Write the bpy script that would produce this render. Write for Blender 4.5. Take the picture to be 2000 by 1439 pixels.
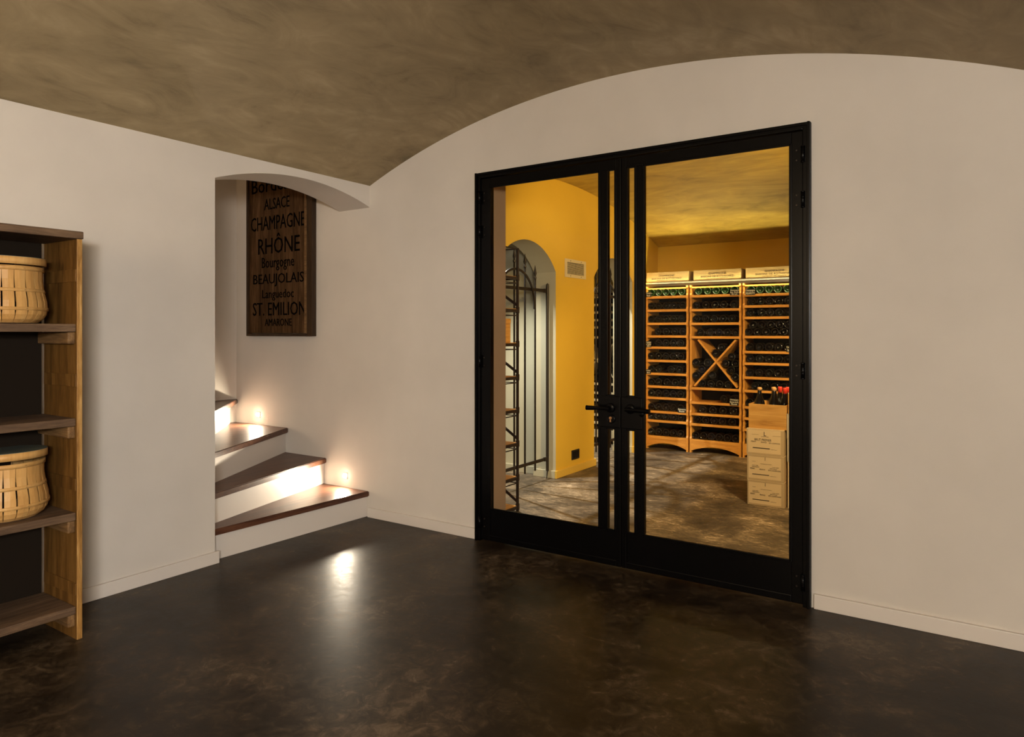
import bpy, bmesh, math, random
from mathutils import Vector, Matrix
random.seed(7)
for o in list(bpy.data.objects): bpy.data.objects.remove(o, do_unlink=True)
scene = bpy.context.scene
COL = scene.collection

# ------------------------------------------------------------------ camera
TH = math.atan2(0.5594, 0.8289)
CAMX, CAMY, CAMZ = 3.326, -3.280, 1.2
cd = bpy.data.cameras.new('camera'); cam = bpy.data.objects.new('camera', cd); COL.objects.link(cam)
cam.location = (CAMX, CAMY, CAMZ); cam.rotation_euler = (math.pi/2, 0, TH)
cd.sensor_width = 36; cd.lens = 36*1378/2000; cd.shift_y = -71.5/2000; cd.clip_start = .05
scene.camera = cam
# ------------------------------------------------------------------ world, lights, exposure
w = bpy.data.worlds.new('world'); scene.world = w; w.use_nodes = True
w.node_tree.nodes['Background'].inputs[0].default_value = (0.9, 0.8, 0.65, 1)
w.node_tree.nodes['Background'].inputs[1].default_value = 0.0
vs = scene.view_settings
vs.view_transform = 'Standard'; vs.look = 'None'; vs.gamma = 1; vs.exposure = 0.0; vs.use_curve_mapping = False
def point(name, loc, power, color, radius):
    l = bpy.data.lights.new(name, 'POINT'); l.energy = power; l.color = color; l.shadow_soft_size = radius
    o = bpy.data.objects.new(name, l); COL.objects.link(o); o.location = loc; return o
def spot(name, loc, target, power, color, radius, angle, blend):
    l = bpy.data.lights.new(name, 'SPOT'); l.energy = power; l.color = color; l.shadow_soft_size = radius
    l.spot_size = math.radians(angle); l.spot_blend = blend
    o = bpy.data.objects.new(name, l); COL.objects.link(o); o.location = loc
    o.rotation_euler = (Vector(target)-Vector(loc)).to_track_quat('-Z', 'Y').to_euler(); return o
# unseen front room lights behind the photographer: a key and two added fills
point('unseen_room_light', (4.35, -4.1, 1.60), 400, (1.0, .96, .89), .30)
point('unseen_room_light', (2.3, -5.9, 1.80), 150, (1.0, .76, .48), .60)  # warm fill added for the back wall
spot('left_wall_fill_spot', (4.3, -4.5, 1.55), (0, -1.25, 1.05), 265, (1.0, .97, .93), .15, 52, .9)  # added to brighten the left wall alone
# unseen lights of the cellar, right of the door and out of its view
spot('unseen_cellar_spot', (3.0, .45, 2.08), (.39, 1.95, 1.10), 150, (1.0, .71, .29), .05, 64, .5)
spot('unseen_cellar_spot', (3.1, 1.35, 1.95), (1.15, 3.4, .30), 230, (1.0, .71, .30), .05, 54, .8)
spot('unseen_cellar_spot', (2.8, .48, 1.98), (1.55, 2.3, 0), 190, (1.0, .71, .32), .06, 88, .45)  # fill added for the carton fronts and the floor
spot('vault_fill_light', (3.3, 1.3, .9), (1.25, 1.95, 2.45), 150, (1.0, .72, .26), .06, 56, .8)  # invented uplight that brightens the vault
# small spots in the two passages behind the iron gates
spot('passage_spot_light', (-.10, 1.235, 2.28), (.30, 1.25, 0), 250, (.98, 1.0, .93), .012, 66, .7)
spot('passage_spot_light', (-.05, 2.80, 2.28), (.35, 2.80, 0), 250, (.98, 1.0, .93), .012, 66, .7)
# stairwell lamp high up the flight
point('stairwell_lamp_light', (-.75, -1.6, 2.45), 7, (1.0, .68, .38), .08)

# ------------------------------------------------------------------ helpers
def T(v): return Vector(v)
def wloc(o):
    v = Vector(o.location)
    return v if o.parent is None else v + wloc(o.parent)
def obj(name, bm, mat, parent=None, smooth=False, origin=None):
    """bm in world coordinates; origin = where the object's own origin sits"""
    me = bpy.data.meshes.new(name)
    bmesh.ops.recalc_face_normals(bm, faces=bm.faces[:])
    bm.to_mesh(me); bm.free()
    if isinstance(mat, (list, tuple)):
        for m in mat: me.materials.append(m)
    elif mat: me.materials.append(mat)
    if smooth:
        for p in me.polygons: p.use_smooth = True
    o = bpy.data.objects.new(name, me); COL.objects.link(o)
    org = Vector(origin) if origin else (wloc(parent) if parent else Vector((0, 0, 0)))
    me.transform(Matrix.Translation(-org))
    if parent:
        o.parent = parent; o.location = org - wloc(parent)
    else: o.location = org
    return o
def objs(name, bm, mat, parent):
    """every separate piece of bm becomes a part of its own"""
    seen = set(); out = []
    bm.verts.ensure_lookup_table()
    for v0 in bm.verts:
        if v0 in seen: continue
        isl = [v0]; seen.add(v0); st_ = [v0]
        while st_:
            v = st_.pop()
            for e in v.link_edges:
                u = e.other_vert(v)
                if u not in seen: seen.add(u); isl.append(u); st_.append(u)
        nb = bmesh.new(); mp = {v: nb.verts.new(v.co) for v in isl}
        for f in {f for v in isl for f in v.link_faces}: nb.faces.new([mp[v] for v in f.verts])
        out.append(obj(name, nb, mat, parent))
    bm.free(); return out
def tag(o, label, cat=None, group=None, kind=None):
    o['label'] = label
    if cat: o['category'] = cat
    if group: o['group'] = group
    if kind: o['kind'] = kind
    return o
def thing(name, loc, label, cat, group=None, kind=None):
    o = bpy.data.objects.new(name, None); COL.objects.link(o); o.location = loc; o.empty_display_size = .05
    return tag(o, label, cat, group, kind)
def B(): return bmesh.new()
def box(bm, x0, x1, y0, y1, z0, z1, bev=0, mi=0):
    r = bmesh.ops.create_cube(bm, size=1)
    vsx = r['verts']
    for v in vsx:
        v.co.x = x0 if v.co.x < 0 else x1; v.co.y = y0 if v.co.y < 0 else y1; v.co.z = z0 if v.co.z < 0 else z1
    if bev:
        es = list({e for v in vsx for e in v.link_edges})
        bmesh.ops.bevel(bm, geom=es, offset=bev, segments=2, affect='EDGES', profile=.6)
    return bm
def prism(bm, pts, axis, a, b):
    """polygon pts (2D) extruded along axis from a to b. axis x:(y,z) y:(x,z) z:(x,y)"""
    def mk(p, t):
        return {'x': (t, p[0], p[1]), 'y': (p[0], t, p[1]), 'z': (p[0], p[1], t)}[axis]
    A = [bm.verts.new(mk(p, a)) for p in pts]; Bv = [bm.verts.new(mk(p, b)) for p in pts]
    n = len(pts)
    bm.faces.new(A); bm.faces.new(Bv[::-1])
    for i in range(n): bm.faces.new((A[i], Bv[i], Bv[(i+1) % n], A[(i+1) % n]))
    return bm
def bar(bm, p, q, w, d=None, up=(0, 0, 1)):
    """rectangular bar from p to q"""
    p, q = Vector(p), Vector(q); d = d or w
    t = (q-p).normalized(); u = Vector(up)
    if abs(t.dot(u)) > .95: u = Vector((1, 0, 0))
    s = t.cross(u).normalized(); u = s.cross(t).normalized()
    c = [(-1, -1), (1, -1), (1, 1), (-1, 1)]
    A = [bm.verts.new(p+s*(i*w/2)+u*(j*d/2)) for i, j in c]; Q = [bm.verts.new(q+s*(i*w/2)+u*(j*d/2)) for i, j in c]
    bm.faces.new(A[::-1]); bm.faces.new(Q)
    for i in range(4): bm.faces.new((A[i], A[(i+1) % 4], Q[(i+1) % 4], Q[i]))
    return bm
def tube(bm, pts, radii, seg=10):
    pts = [Vector(p) for p in pts]
    if not isinstance(radii, (list, tuple)): radii = [radii]*len(pts)
    rings = []
    pu = None
    for i, p in enumerate(pts):
        t = (pts[min(i+1, len(pts)-1)]-pts[max(i-1, 0)]).normalized()
        u = pu if pu is not None else (Vector((0, 0, 1)) if abs(t.z) < .9 else Vector((1, 0, 0)))
        s = t.cross(u).normalized(); u = s.cross(t).normalized(); pu = u
        rings.append([bm.verts.new(p+(s*math.cos(2*math.pi*k/seg)+u*math.sin(2*math.pi*k/seg))*max(radii[i], 1e-4)) for k in range(seg)])
    for a, b in zip(rings, rings[1:]):
        for k in range(seg): bm.faces.new((a[k], a[(k+1) % seg], b[(k+1) % seg], b[k]))
    bm.faces.new(rings[0][::-1]); bm.faces.new(rings[-1])
    return bm
def lathe(bm, prof, c, axis='z', seg=24):
    """prof: (r, t) along axis from centre c"""
    rings = []
    for r, t in prof:
        ring = []
        for k in range(seg):
            a = 2*math.pi*k/seg; x, y = r*math.cos(a), r*math.sin(a)
            v = (c[0]+x, c[1]+y, c[2]+t) if axis == 'z' else ((c[0]+x, c[1]+t, c[2]+y) if axis == 'y' else (c[0]+t, c[1]+x, c[2]+y))
            ring.append(bm.verts.new(v))
        rings.append(ring)
    for a, b in zip(rings, rings[1:]):
        for k in range(seg): bm.faces.new((a[k], a[(k+1) % seg], b[(k+1) % seg], b[k]))
    for e in (rings[0], rings[-1]):
        if (e[0].co-e[seg//2].co).length < 2e-3: bmesh.ops.pointmerge(bm, verts=e, merge_co=sum((v.co for v in e), Vector())/seg)
        else: bm.faces.new(e)
    return bm
def text_bm(s, x0, x1, z0, z1, y, thick=.0008, facing='-y', shear=0):
    """flat lettering fitted into x0..x1, z0..z1 on plane y, readable from -y"""
    c = bpy.data.curves.new('t', 'FONT'); c.body = s; c.extrude = .01; c.resolution_u = 2; c.shear = shear
    o = bpy.data.objects.new('t', c); COL.objects.link(o)
    me = bpy.data.meshes.new_from_object(o.evaluated_get(bpy.context.evaluated_depsgraph_get()))
    bpy.data.objects.remove(o); bpy.data.curves.remove(c)
    bm = B(); bm.from_mesh(me); bpy.data.meshes.remove(me)
    xs = [v.co.x for v in bm.verts]; ys = [v.co.y for v in bm.verts]
    ax, bx, ay, by = min(xs), max(xs), min(ys), max(ys)
    for v in bm.verts:
        X = x0+(v.co.x-ax)/(bx-ax)*(x1-x0); Z = z0+(v.co.y-ay)/(by-ay)*(z1-z0); Y = y-(thick if v.co.z > 0 else -thick)
        v.co = (X, Y, Z)
    return bm
# pixel -> x on a plane y (the rack front), used only to lay bottles out along their shelves
R2 = (math.cos(TH), math.sin(TH)); F2 = (-math.sin(TH), math.cos(TH))
def on_y(px, py, y):
    r = (px-1000)/1378; u = (648-py)/1378
    dx, dy = r*R2[0]+F2[0], r*R2[1]+F2[1]; t = (y-CAMY)/dy
    return CAMX+t*dx, CAMZ+t*u

# ------------------------------------------------------------------ materials
class N:
    def __init__(s, name):
        s.m = bpy.data.materials.new(name); s.m.use_nodes = True; s.t = s.m.node_tree; s.b = s.t.nodes['Principled BSDF']
    def n(s, typ, **k):
        x = s.t.nodes.new(typ)
        for a, v in k.items():
            if a.startswith('i_'): x.inputs[a[2:].replace('_', ' ')].default_value = v
            else: setattr(x, a, v)
        return x
    def l(s, a, b): s.t.links.new(a, b)
    def coords(s, scale=(1, 1, 1), rand=False):
        tc = s.n('ShaderNodeTexCoord'); mp = s.n('ShaderNodeMapping'); mp.inputs['Scale'].default_value = scale
        s.l(tc.outputs['Object'], mp.inputs['Vector'])
        if rand:
            oi = s.n('ShaderNodeObjectInfo'); mu = s.n('ShaderNodeVectorMath', operation='MULTIPLY')
            mu.inputs[1].default_value = (31, 17, 23)
            cb = s.n('ShaderNodeCombineXYZ')
            for i in range(3): s.l(oi.outputs['Random'], cb.inputs[i])
            s.l(cb.outputs[0], mu.inputs[0]); s.l(mu.outputs[0], mp.inputs['Location'])
        return mp.outputs[0]
    def noise(s, vec, scale, detail=4, rough=.55, dist=0):
        x = s.n('ShaderNodeTexNoise'); x.inputs['Scale'].default_value = scale; x.inputs['Detail'].default_value = detail
        x.inputs['Roughness'].default_value = rough; x.inputs['Distortion'].default_value = dist
        s.l(vec, x.inputs['Vector']); return x.outputs['Fac']
    def ramp(s, fac, stops):
        x = s.n('ShaderNodeValToRGB'); e = x.color_ramp.elements
        e[0].position, e[0].color = stops[0][0], (*stops[0][1], 1); e[1].position, e[1].color = stops[-1][0], (*stops[-1][1], 1)
        for p, c in stops[1:-1]:
            q = e.new(p); q.color = (*c, 1)
        s.l(fac, x.inputs[0]); return x.outputs[0]
    def bump(s, h, strength=.2, dist=.01):
        x = s.n('ShaderNodeBump'); x.inputs['Strength'].default_value = strength; x.inputs['Distance'].default_value = dist
        s.l(h, x.inputs['Height']); s.l(x.outputs[0], s.b.inputs['Normal'])
    def mathn(s, op, a, b):
        x = s.n('ShaderNodeMath', operation=op)
        for i, v in enumerate((a, b)):
            if isinstance(v, (int, float)): x.inputs[i].default_value = v
            else: s.l(v, x.inputs[i])
        return x.outputs[0]
def plain(name, c, rough=.5, metal=0, spec=.5):
    k = N(name); k.b.inputs['Base Color'].default_value = (*c, 1); k.b.inputs['Roughness'].default_value = rough
    k.b.inputs['Metallic'].default_value = metal; k.b.inputs['Specular IOR Level'].default_value = spec
    return k.m
def plaster(name, c, var=.06, rough=.75):
    k = N(name); v = k.coords()
    f = k.noise(v, 1.7, 5)
    d = tuple(max(0, x*(1-var)) for x in c); u = tuple(min(1, x*(1+var)) for x in c)
    k.l(k.ramp(f, [(.3, d), (.7, u)]), k.b.inputs['Base Color']); k.b.inputs['Roughness'].default_value = rough
    k.b.inputs['Specular IOR Level'].default_value = .25
    k.bump(k.noise(v, 90, 3), .06, .004); return k.m
def vault_mat(name, axis):
    k = N(name); g = (1.45, 1.3, .40) if axis == 'x' else (1, 1, 1)  # cellar copy: yellow lamp light put into the plaster colour
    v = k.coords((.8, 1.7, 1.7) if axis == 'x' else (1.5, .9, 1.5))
    big = k.noise(v, 1.5, 6, .58, 1.1); str_ = k.noise(k.coords((.7, 1.6, 1.6) if axis == 'x' else (1.5, .8, 1.5)), 3.2, 9, .62, 2.4)
    mix = k.mathn('ADD', k.mathn('MULTIPLY', big, .55), k.mathn('MULTIPLY', str_, .45))
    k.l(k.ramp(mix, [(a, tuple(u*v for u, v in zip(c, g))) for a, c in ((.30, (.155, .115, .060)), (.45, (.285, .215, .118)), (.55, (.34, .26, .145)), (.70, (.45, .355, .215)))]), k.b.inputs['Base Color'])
    k.b.inputs['Roughness'].default_value = .6; k.b.inputs['Specular IOR Level'].default_value = .3
    k.bump(str_, .15, .012); return k.m
def floor_mat(name='dark polished concrete', g=(1, 1, 1), stretch=(3, 3, 3), rg=(.29, .45)):
    k = N(name); v = k.coords()
    a = k.noise(v, 2.2, 8, .62, .6); b = k.noise(k.coords(stretch), 5.5, 8, .7, 1.2)
    mix = k.mathn('ADD', k.mathn('MULTIPLY', a, .55), k.mathn('MULTIPLY', b, .45))
    sc = k.noise(k.coords((1, 1, 1)), 9, 9, .72, 2.6); sc = k.mathn('MULTIPLY', k.ramp(sc, [(.57, (0, 0, 0)), (.70, (1, 1, 1))]), .10)
    mix = k.mathn('ADD', mix, sc)
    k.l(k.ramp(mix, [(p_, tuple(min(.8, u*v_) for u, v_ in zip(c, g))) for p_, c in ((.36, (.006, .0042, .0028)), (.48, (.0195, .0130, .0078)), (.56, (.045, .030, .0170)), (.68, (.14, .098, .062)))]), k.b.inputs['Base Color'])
    rr = k.ramp(b, [(.3, (rg[0],)*3), (.7, (rg[1],)*3)])
    k.l(rr, k.b.inputs['Roughness']); k.b.inputs['Specular IOR Level'].default_value = .15
    k.bump(b, .07, .006); return k.m
def wood(name, dark, mid, light, axis='x', rough=.5, scale=1.0, spec=.35, bump=.12):
    k = N(name); s = {'x': (.9, 11, 11), 'y': (11, .9, 11), 'z': (11, 11, .9)}[axis]; s = tuple(q*scale for q in s)
    v = k.coords(s, True)
    g = k.noise(v, 3.2, 7, .66, .7); f = k.noise(k.coords(tuple(q*3 for q in s), True), 7, 4, .6, .2)
    mix = k.mathn('ADD', k.mathn('MULTIPLY', g, .7), k.mathn('MULTIPLY', f, .3))
    k.l(k.ramp(mix, [(.33, dark), (.5, mid), (.68, light)]), k.b.inputs['Base Color'])
    k.b.inputs['Roughness'].default_value = rough; k.b.inputs['Specular IOR Level'].default_value = spec
    k.bump(mix, bump, .004); return k.m
def glass_mat():
    k = N('clear door glass'); t = k.t
    tr = k.n('ShaderNodeBsdfTransparent'); tr.inputs[0].default_value = (.985, .99, .985, 1)
    gl = k.n('ShaderNodeBsdfGlossy'); gl.inputs['Roughness'].default_value = .0
    fr = k.n('ShaderNodeFresnel'); fr.inputs[0].default_value = 1.13
    mx = k.n('ShaderNodeMixShader'); k.l(fr.outputs[0], mx.inputs[0]); k.l(tr.outputs[0], mx.inputs[1]); k.l(gl.outputs[0], mx.inputs[2])
    k.l(mx.outputs[0], t.nodes['Material Output'].inputs['Surface']); return k.m
def emis(name, c, s):
    k = N(name); k.b.inputs['Base Color'].default_value = (*c, 1); k.b.inputs['Emission Color'].default_value = (*c, 1); k.b.inputs['Emission Strength'].default_value = s
    return k.m
WHITE = (.60, .55, .49)
M = dict(
    wall=plaster('off white wall paint', WHITE), trim=plain('white trim paint', (.64, .58, .52), .45),
    ochre=plaster('ochre wall paint', (.66, .41, .045), .05), ochre_trim=plain('ochre trim paint', (.66, .42, .07), .5),
    jambliner=plaster('brown jamb paint', (.46, .29, .15), .08, .5),
    grey=plaster('greige passage paint', (.48, .43, .30)),
    vault=vault_mat('trowelled brown plaster', 'y'), vault_lit=vault_mat('light tinted brown plaster cellar', 'x'),
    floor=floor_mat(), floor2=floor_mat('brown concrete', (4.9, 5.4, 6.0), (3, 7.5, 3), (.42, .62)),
    steel=plain('black lacquered steel', (.002, .0018, .002), .27, .0, .15), iron=plain('wrought iron', (.035, .026, .020), .45, .6, .5),
    rust=plain('brown iron', (.045, .030, .022), .5, .5, .5), chrome=plain('aluminium', (.6, .6, .58), .3, 1), brass=plain('brass', (.75, .42, .20), .3, 1),
    glass=glass_mat(),
    darkwood=plain('near black board', (.012, .008, .005), .8, 0, .08),  # near-black sheet across the rack and bookcase backs
    rack_x=wood('honey pine x', (.38, .155, .028), (.58, .265, .050), (.70, .36, .085), 'x'), rack_z=wood('honey pine z', (.38, .155, .028), (.58, .265, .050), (.70, .36, .085), 'z'),
    rack_y=wood('honey pine y', (.38, .155, .028), (.58, .265, .050), (.70, .36, .085), 'y'),
    boxwood=wood('box pine', (.28, .19, .085), (.40, .285, .135), (.50, .37, .19), 'x', .6, .5),
    pale_x=wood('pale pine x', (.50, .38, .22), (.62, .50, .31), (.72, .60, .40), 'x'), pale_z=wood('pale pine z', (.50, .38, .22), (.62, .50, .31), (.72, .60, .40), 'z'),
    crate=wood('crate pine', (.32, .15, .032), (.48, .255, .065), (.58, .34, .105), 'x', .55, .7),
    oak_y=wood('aged oak y', (.040, .021, .012), (.105, .062, .034), (.195, .12, .068), 'y', .65, 1.0, .3, .5),
    oak_z=wood('honey oak z', (.13, .055, .010), (.33, .17, .045), (.56, .35, .13), 'z', .5, 1.2, .3, .5),
    oak_shaded=wood('shaded oak face z', (.045, .019, .004), (.12, .055, .011), (.20, .10, .026), 'z', .5, .7, .3, .3),  # darker copy of the oak, shelf shade put into its colour
    oak_x=wood('dark oak x', (.060, .030, .012), (.15, .080, .030), (.26, .15, .06), 'x', .6, 1.0, .3, .3),
    tread=wood('stained oak tread', (.036, .013, .008), (.088, .035, .019), (.155, .070, .036), 'y', .36, .8, .30, .12),
    splint=wood('basket splint wood', (.40, .205, .058), (.53, .295, .095), (.62, .38, .145), 'z', .45, .5, .35, .04),
    hoop=wood('basket hoop wood', (.38, .195, .056), (.50, .28, .09), (.59, .36, .135), 'x', .45, .3, .35, .03),
    lidtop=plain('grey green lid board', (.10, .11, .085), .6), inside=plain('dark basket lining', (.10, .055, .02), .8),
    sign=wood('dark stained planks', (.018, .008, .0035), (.068, .034, .0135), (.145, .078, .035), 'z', .75, .55, .06, .35), signframe=wood('sign frame', (.012, .006, .003), (.035, .018, .008), (.075, .04, .018), 'z', .5, .6, .3, .3),
    ink=plain('black stencil ink', (.003, .002, .0015), .95, 0, .02), print=plain('dark print', (.035, .025, .018), .8), chalk=plain('white chalk lettering', (.80, .76, .66), .8), slate=plain('black tag', (.008, .007, .006), .6),
    bottle=plain('dark wine bottle glass', (.0022, .0016, .0016), .035, 0, .5), green=plain('green bottle glass', (.006, .026, .004), .05, 0, .5), brownb=plain('brown bottle glass', (.006, .003, .002), .04, 0, .5),
    kraft=plain('pale cardboard', (.62, .47, .29), .75), kraft2=plain('cardboard edge tape', (.44, .325, .19), .7), carton=plain('grey cardboard', (.40, .34, .26), .8), dark=plain('dark gap', (.01, .008, .006), .9),
    cork=plain('cork', (.52, .28, .11), .8), red=plain('red foil', (.55, .035, .02), .35), bfoil=plain('white wax', (.6, .55, .45), .5),
    vent=plain('vent enamel', (.60, .50, .33), .45), led=emis('led strip', (1.0, .84, .42), 68), led2=emis('led strip below', (1.0, .84, .45), 26), lamp=emis('step lamp lens', (1.0, .86, .66), 60),
)

# ------------------------------------------------------------------ setting
def st(name, bm, mat, label, cat, **k):
    return tag(obj(name, bm, mat, **k), label, cat, kind='structure')
st('floor', box(B(), -2.6, 4.8, -7.1, .05, -.1, 0), M['floor'], 'dark polished concrete floor of the front room', 'floor')
st('floor', box(B(), -2.6, 4.8, .05, 4.1, -.1, 0), M['floor2'], 'brown streaked concrete floor of the cellar behind the glass doors', 'floor')
def arc(cx, cz, r, a0, a1, n):
    return [(cx+r*math.sin(a0+(a1-a0)*i/n), cz+r*math.cos(a0+(a1-a0)*i/n)) for i in range(n+1)]
# barrel vault of the front room, axis along y
VX, VZ, VR = 1.765, -1.963, 4.473
a0, a1 = math.asin((-.02-VX)/VR), math.asin((4.65-VX)/VR)
p = arc(VX, VZ, VR, a0, a1, 72); q = arc(VX, VZ, VR+.16, a0, a1, 72)
o = st('ceiling', prism(B(), p+q[::-1], 'y', -7.05, .02), M['vault'], 'trowelled brown plaster barrel vault over the front room', 'ceiling')
# barrel vault of the cellar, axis along x
a0, a1 = math.asin((.22-1.877)/5.9725), math.asin((3.90-1.877)/5.9725)
p = arc(1.877, -3.522, 5.9725, a0, a1, 48); q = arc(1.877, -3.522, 6.13, a0, a1, 48)
st('ceiling', prism(B(), p+q[::-1], 'x', .37, 3.7), M['vault_lit'], 'golden lit plaster vault over the cellar behind the glass doors', 'ceiling')
# wall A (left) with the arched stair opening
def circ3(P):
    (ax, ay), (bx, by), (cx, cy) = P
    d = 2*(ax*(by-cy)+bx*(cy-ay)+cx*(ay-by))
    ux = ((ax*ax+ay*ay)*(by-cy)+(bx*bx+by*by)*(cy-ay)+(cx*cx+cy*cy)*(ay-by))/d
    uy = ((ax*ax+ay*ay)*(cx-bx)+(bx*bx+by*by)*(ax-cx)+(cx*cx+cy*cy)*(bx-ax))/d
    return ux, uy, math.hypot(ax-ux, ay-uy)
cy_, cz_, cr_ = circ3([(-1.107, 2.0), (-.53, 2.10), (0, 2.007)])
a0, a1 = math.asin((-1.107-cy_)/cr_), math.asin((.02-cy_)/cr_)
arcp = arc(cy_, cz_, cr_, a0, a1, 28)
WA = -.287
st('wall_left', prism(B(), [(-7.05, 0), (-1.107, 0)]+arcp+[(.02, 2.6), (-7.05, 2.6)], 'x', WA, 0), M['wall'], 'off white left wall with arched opening to the stairs', 'wall')
# wall B (back) with door opening; it runs on into the stairwell
st('wall_back', prism(B(), [(-1.6, 0), (.90, 0), (.90, 2.085), (2.66, 2.085), (2.66, 0), (4.75, 0), (4.75, 2.9), (-1.6, 2.9)], 'y', 0, .24, ), M['wall'],
   'off white back wall under the vault, holding the black glass doors', 'wall')
st('trim_2', box(B(), .9005, .9045, .071, .2395, .001, 2.084), M['jambliner'], 'brown painted lining of the doorway on its left side', 'door lining')
st('wall_right', box(B(), 4.6, 4.75, -7.05, 0, 0, 2.2), M['wall'], 'off white wall on the right, behind the photographer', 'wall')
st('wall_front', box(B(), -.2, 4.75, -7.15, -7.0, 0, 2.8), M['wall'], 'off white wall far behind the photographer', 'wall')
# stairwell shell
st('wall_stair', box(B(), -1.57, -1.42, -2.5, 0, 0, 2.9), M['wall'], 'off white far wall of the stairwell', 'wall')
st('wall_stair', box(B(), -1.57, WA, -2.65, -2.5, 0, 2.9), M['wall'], 'off white end wall of the stairwell', 'wall')
st('ceiling', box(B(), -1.57, WA, -2.6, .01, 2.75, 2.9), M['wall'], 'white ceiling of the stairwell above the sign', 'ceiling')
# wall C: ochre cellar wall with two arched gateways
XC, XI = .39, .18
def arch_pts(c, zc, r, h):
    a = math.asin(h/r); return arc(c, zc, r, -a, a, 22)
A1 = arch_pts(1.2886, 1.391, .518, .4225); A2 = arch_pts(2.80, 1.372, .5227, .411)
bm = prism(B(), [(.24, 0), (A1[0][0], 0)]+A1+[(A1[-1][0], 0), (A2[0][0], 0)]+A2+[(A2[-1][0], 0), (4.0, 0), (4.0, 2.75), (.24, 2.75)], 'x', XI, XC)
for f in bm.faces:
    f.normal_update(); f.material_index = 0 if all(abs(v.co.x-XC) < 1e-4 for v in f.verts) else 1
st('wall_cellar', bm, [M['ochre'], M['grey']], 'ochre yellow cellar wall with two arched gateways and a vent', 'wall')
st('wall_cellar_back', box(B(), -2.5, 3.75, 3.87, 4.0, 0, 2.75), M['ochre'], 'ochre back wall above the wine racks', 'wall')
st('wall_cellar_right', box(B(), 3.6, 3.75, .24, 3.9, 0, 2.75), M['ochre'], 'ochre right hand wall of the cellar', 'wall')
st('wall_passage', box(B(), -2.4, XI, 1.775, 2.32, 0, 2.4), M['grey'], 'greige wall seen through the nearer iron gate', 'wall')
st('wall_passage', box(B(), -2.5, -2.4, .24, 3.87, 0, 2.4), M['grey'], 'greige end wall of the passages', 'wall')
st('ceiling', box(B(), -2.5, XI, .24, 3.87, 2.32, 2.45), M['grey'], 'greige ceiling of the passages', 'ceiling')
# baseboards
bb = .016
def base(name, bm, mat, label): st(name, bm, mat, label, 'baseboard')
def baseb(x0, x1, y0, y1, h=.062): return box(B(), x0, x1, y0, y1, 0, h, .003)
base('baseboard_left', baseb(0, bb, -7, -1.107+bb), M['trim'], 'white baseboard along the left wall beside the bookcase')
base('baseboard_back', baseb(-.008, .862, -bb, 0), M['trim'], 'white baseboard between the stairs and the glass doors')
base('baseboard_right', baseb(2.70, 4.6, -bb, 0, .064), M['trim'], 'white baseboard right of the glass doors')
base('baseboard_cellar', baseb(XI, XC, A1[-1][0]-bb, A1[-1][0]), M['grey'], 'greige baseboard inside the nearer gateway')
base('baseboard_cellar', baseb(XC, XC+bb, A1[-1][0]-bb, A2[0][0]+bb), M['ochre_trim'], 'ochre baseboard between the two gateways')
base('baseboard_cellar', baseb(XI, XC, A2[-1][0]-bb, A2[-1][0]), M['grey'], 'greige baseboard inside the farther gateway')
base('baseboard_cellar', baseb(XC, XC+bb, A2[-1][0]-bb, 3.52), M['ochre_trim'], 'ochre baseboard right of the farther gateway')
base('baseboard_cellar', baseb(-2.4, XI, 1.775-bb, 1.775), M['grey'], 'greige baseboard on the wall behind the nearer gate')

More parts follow.
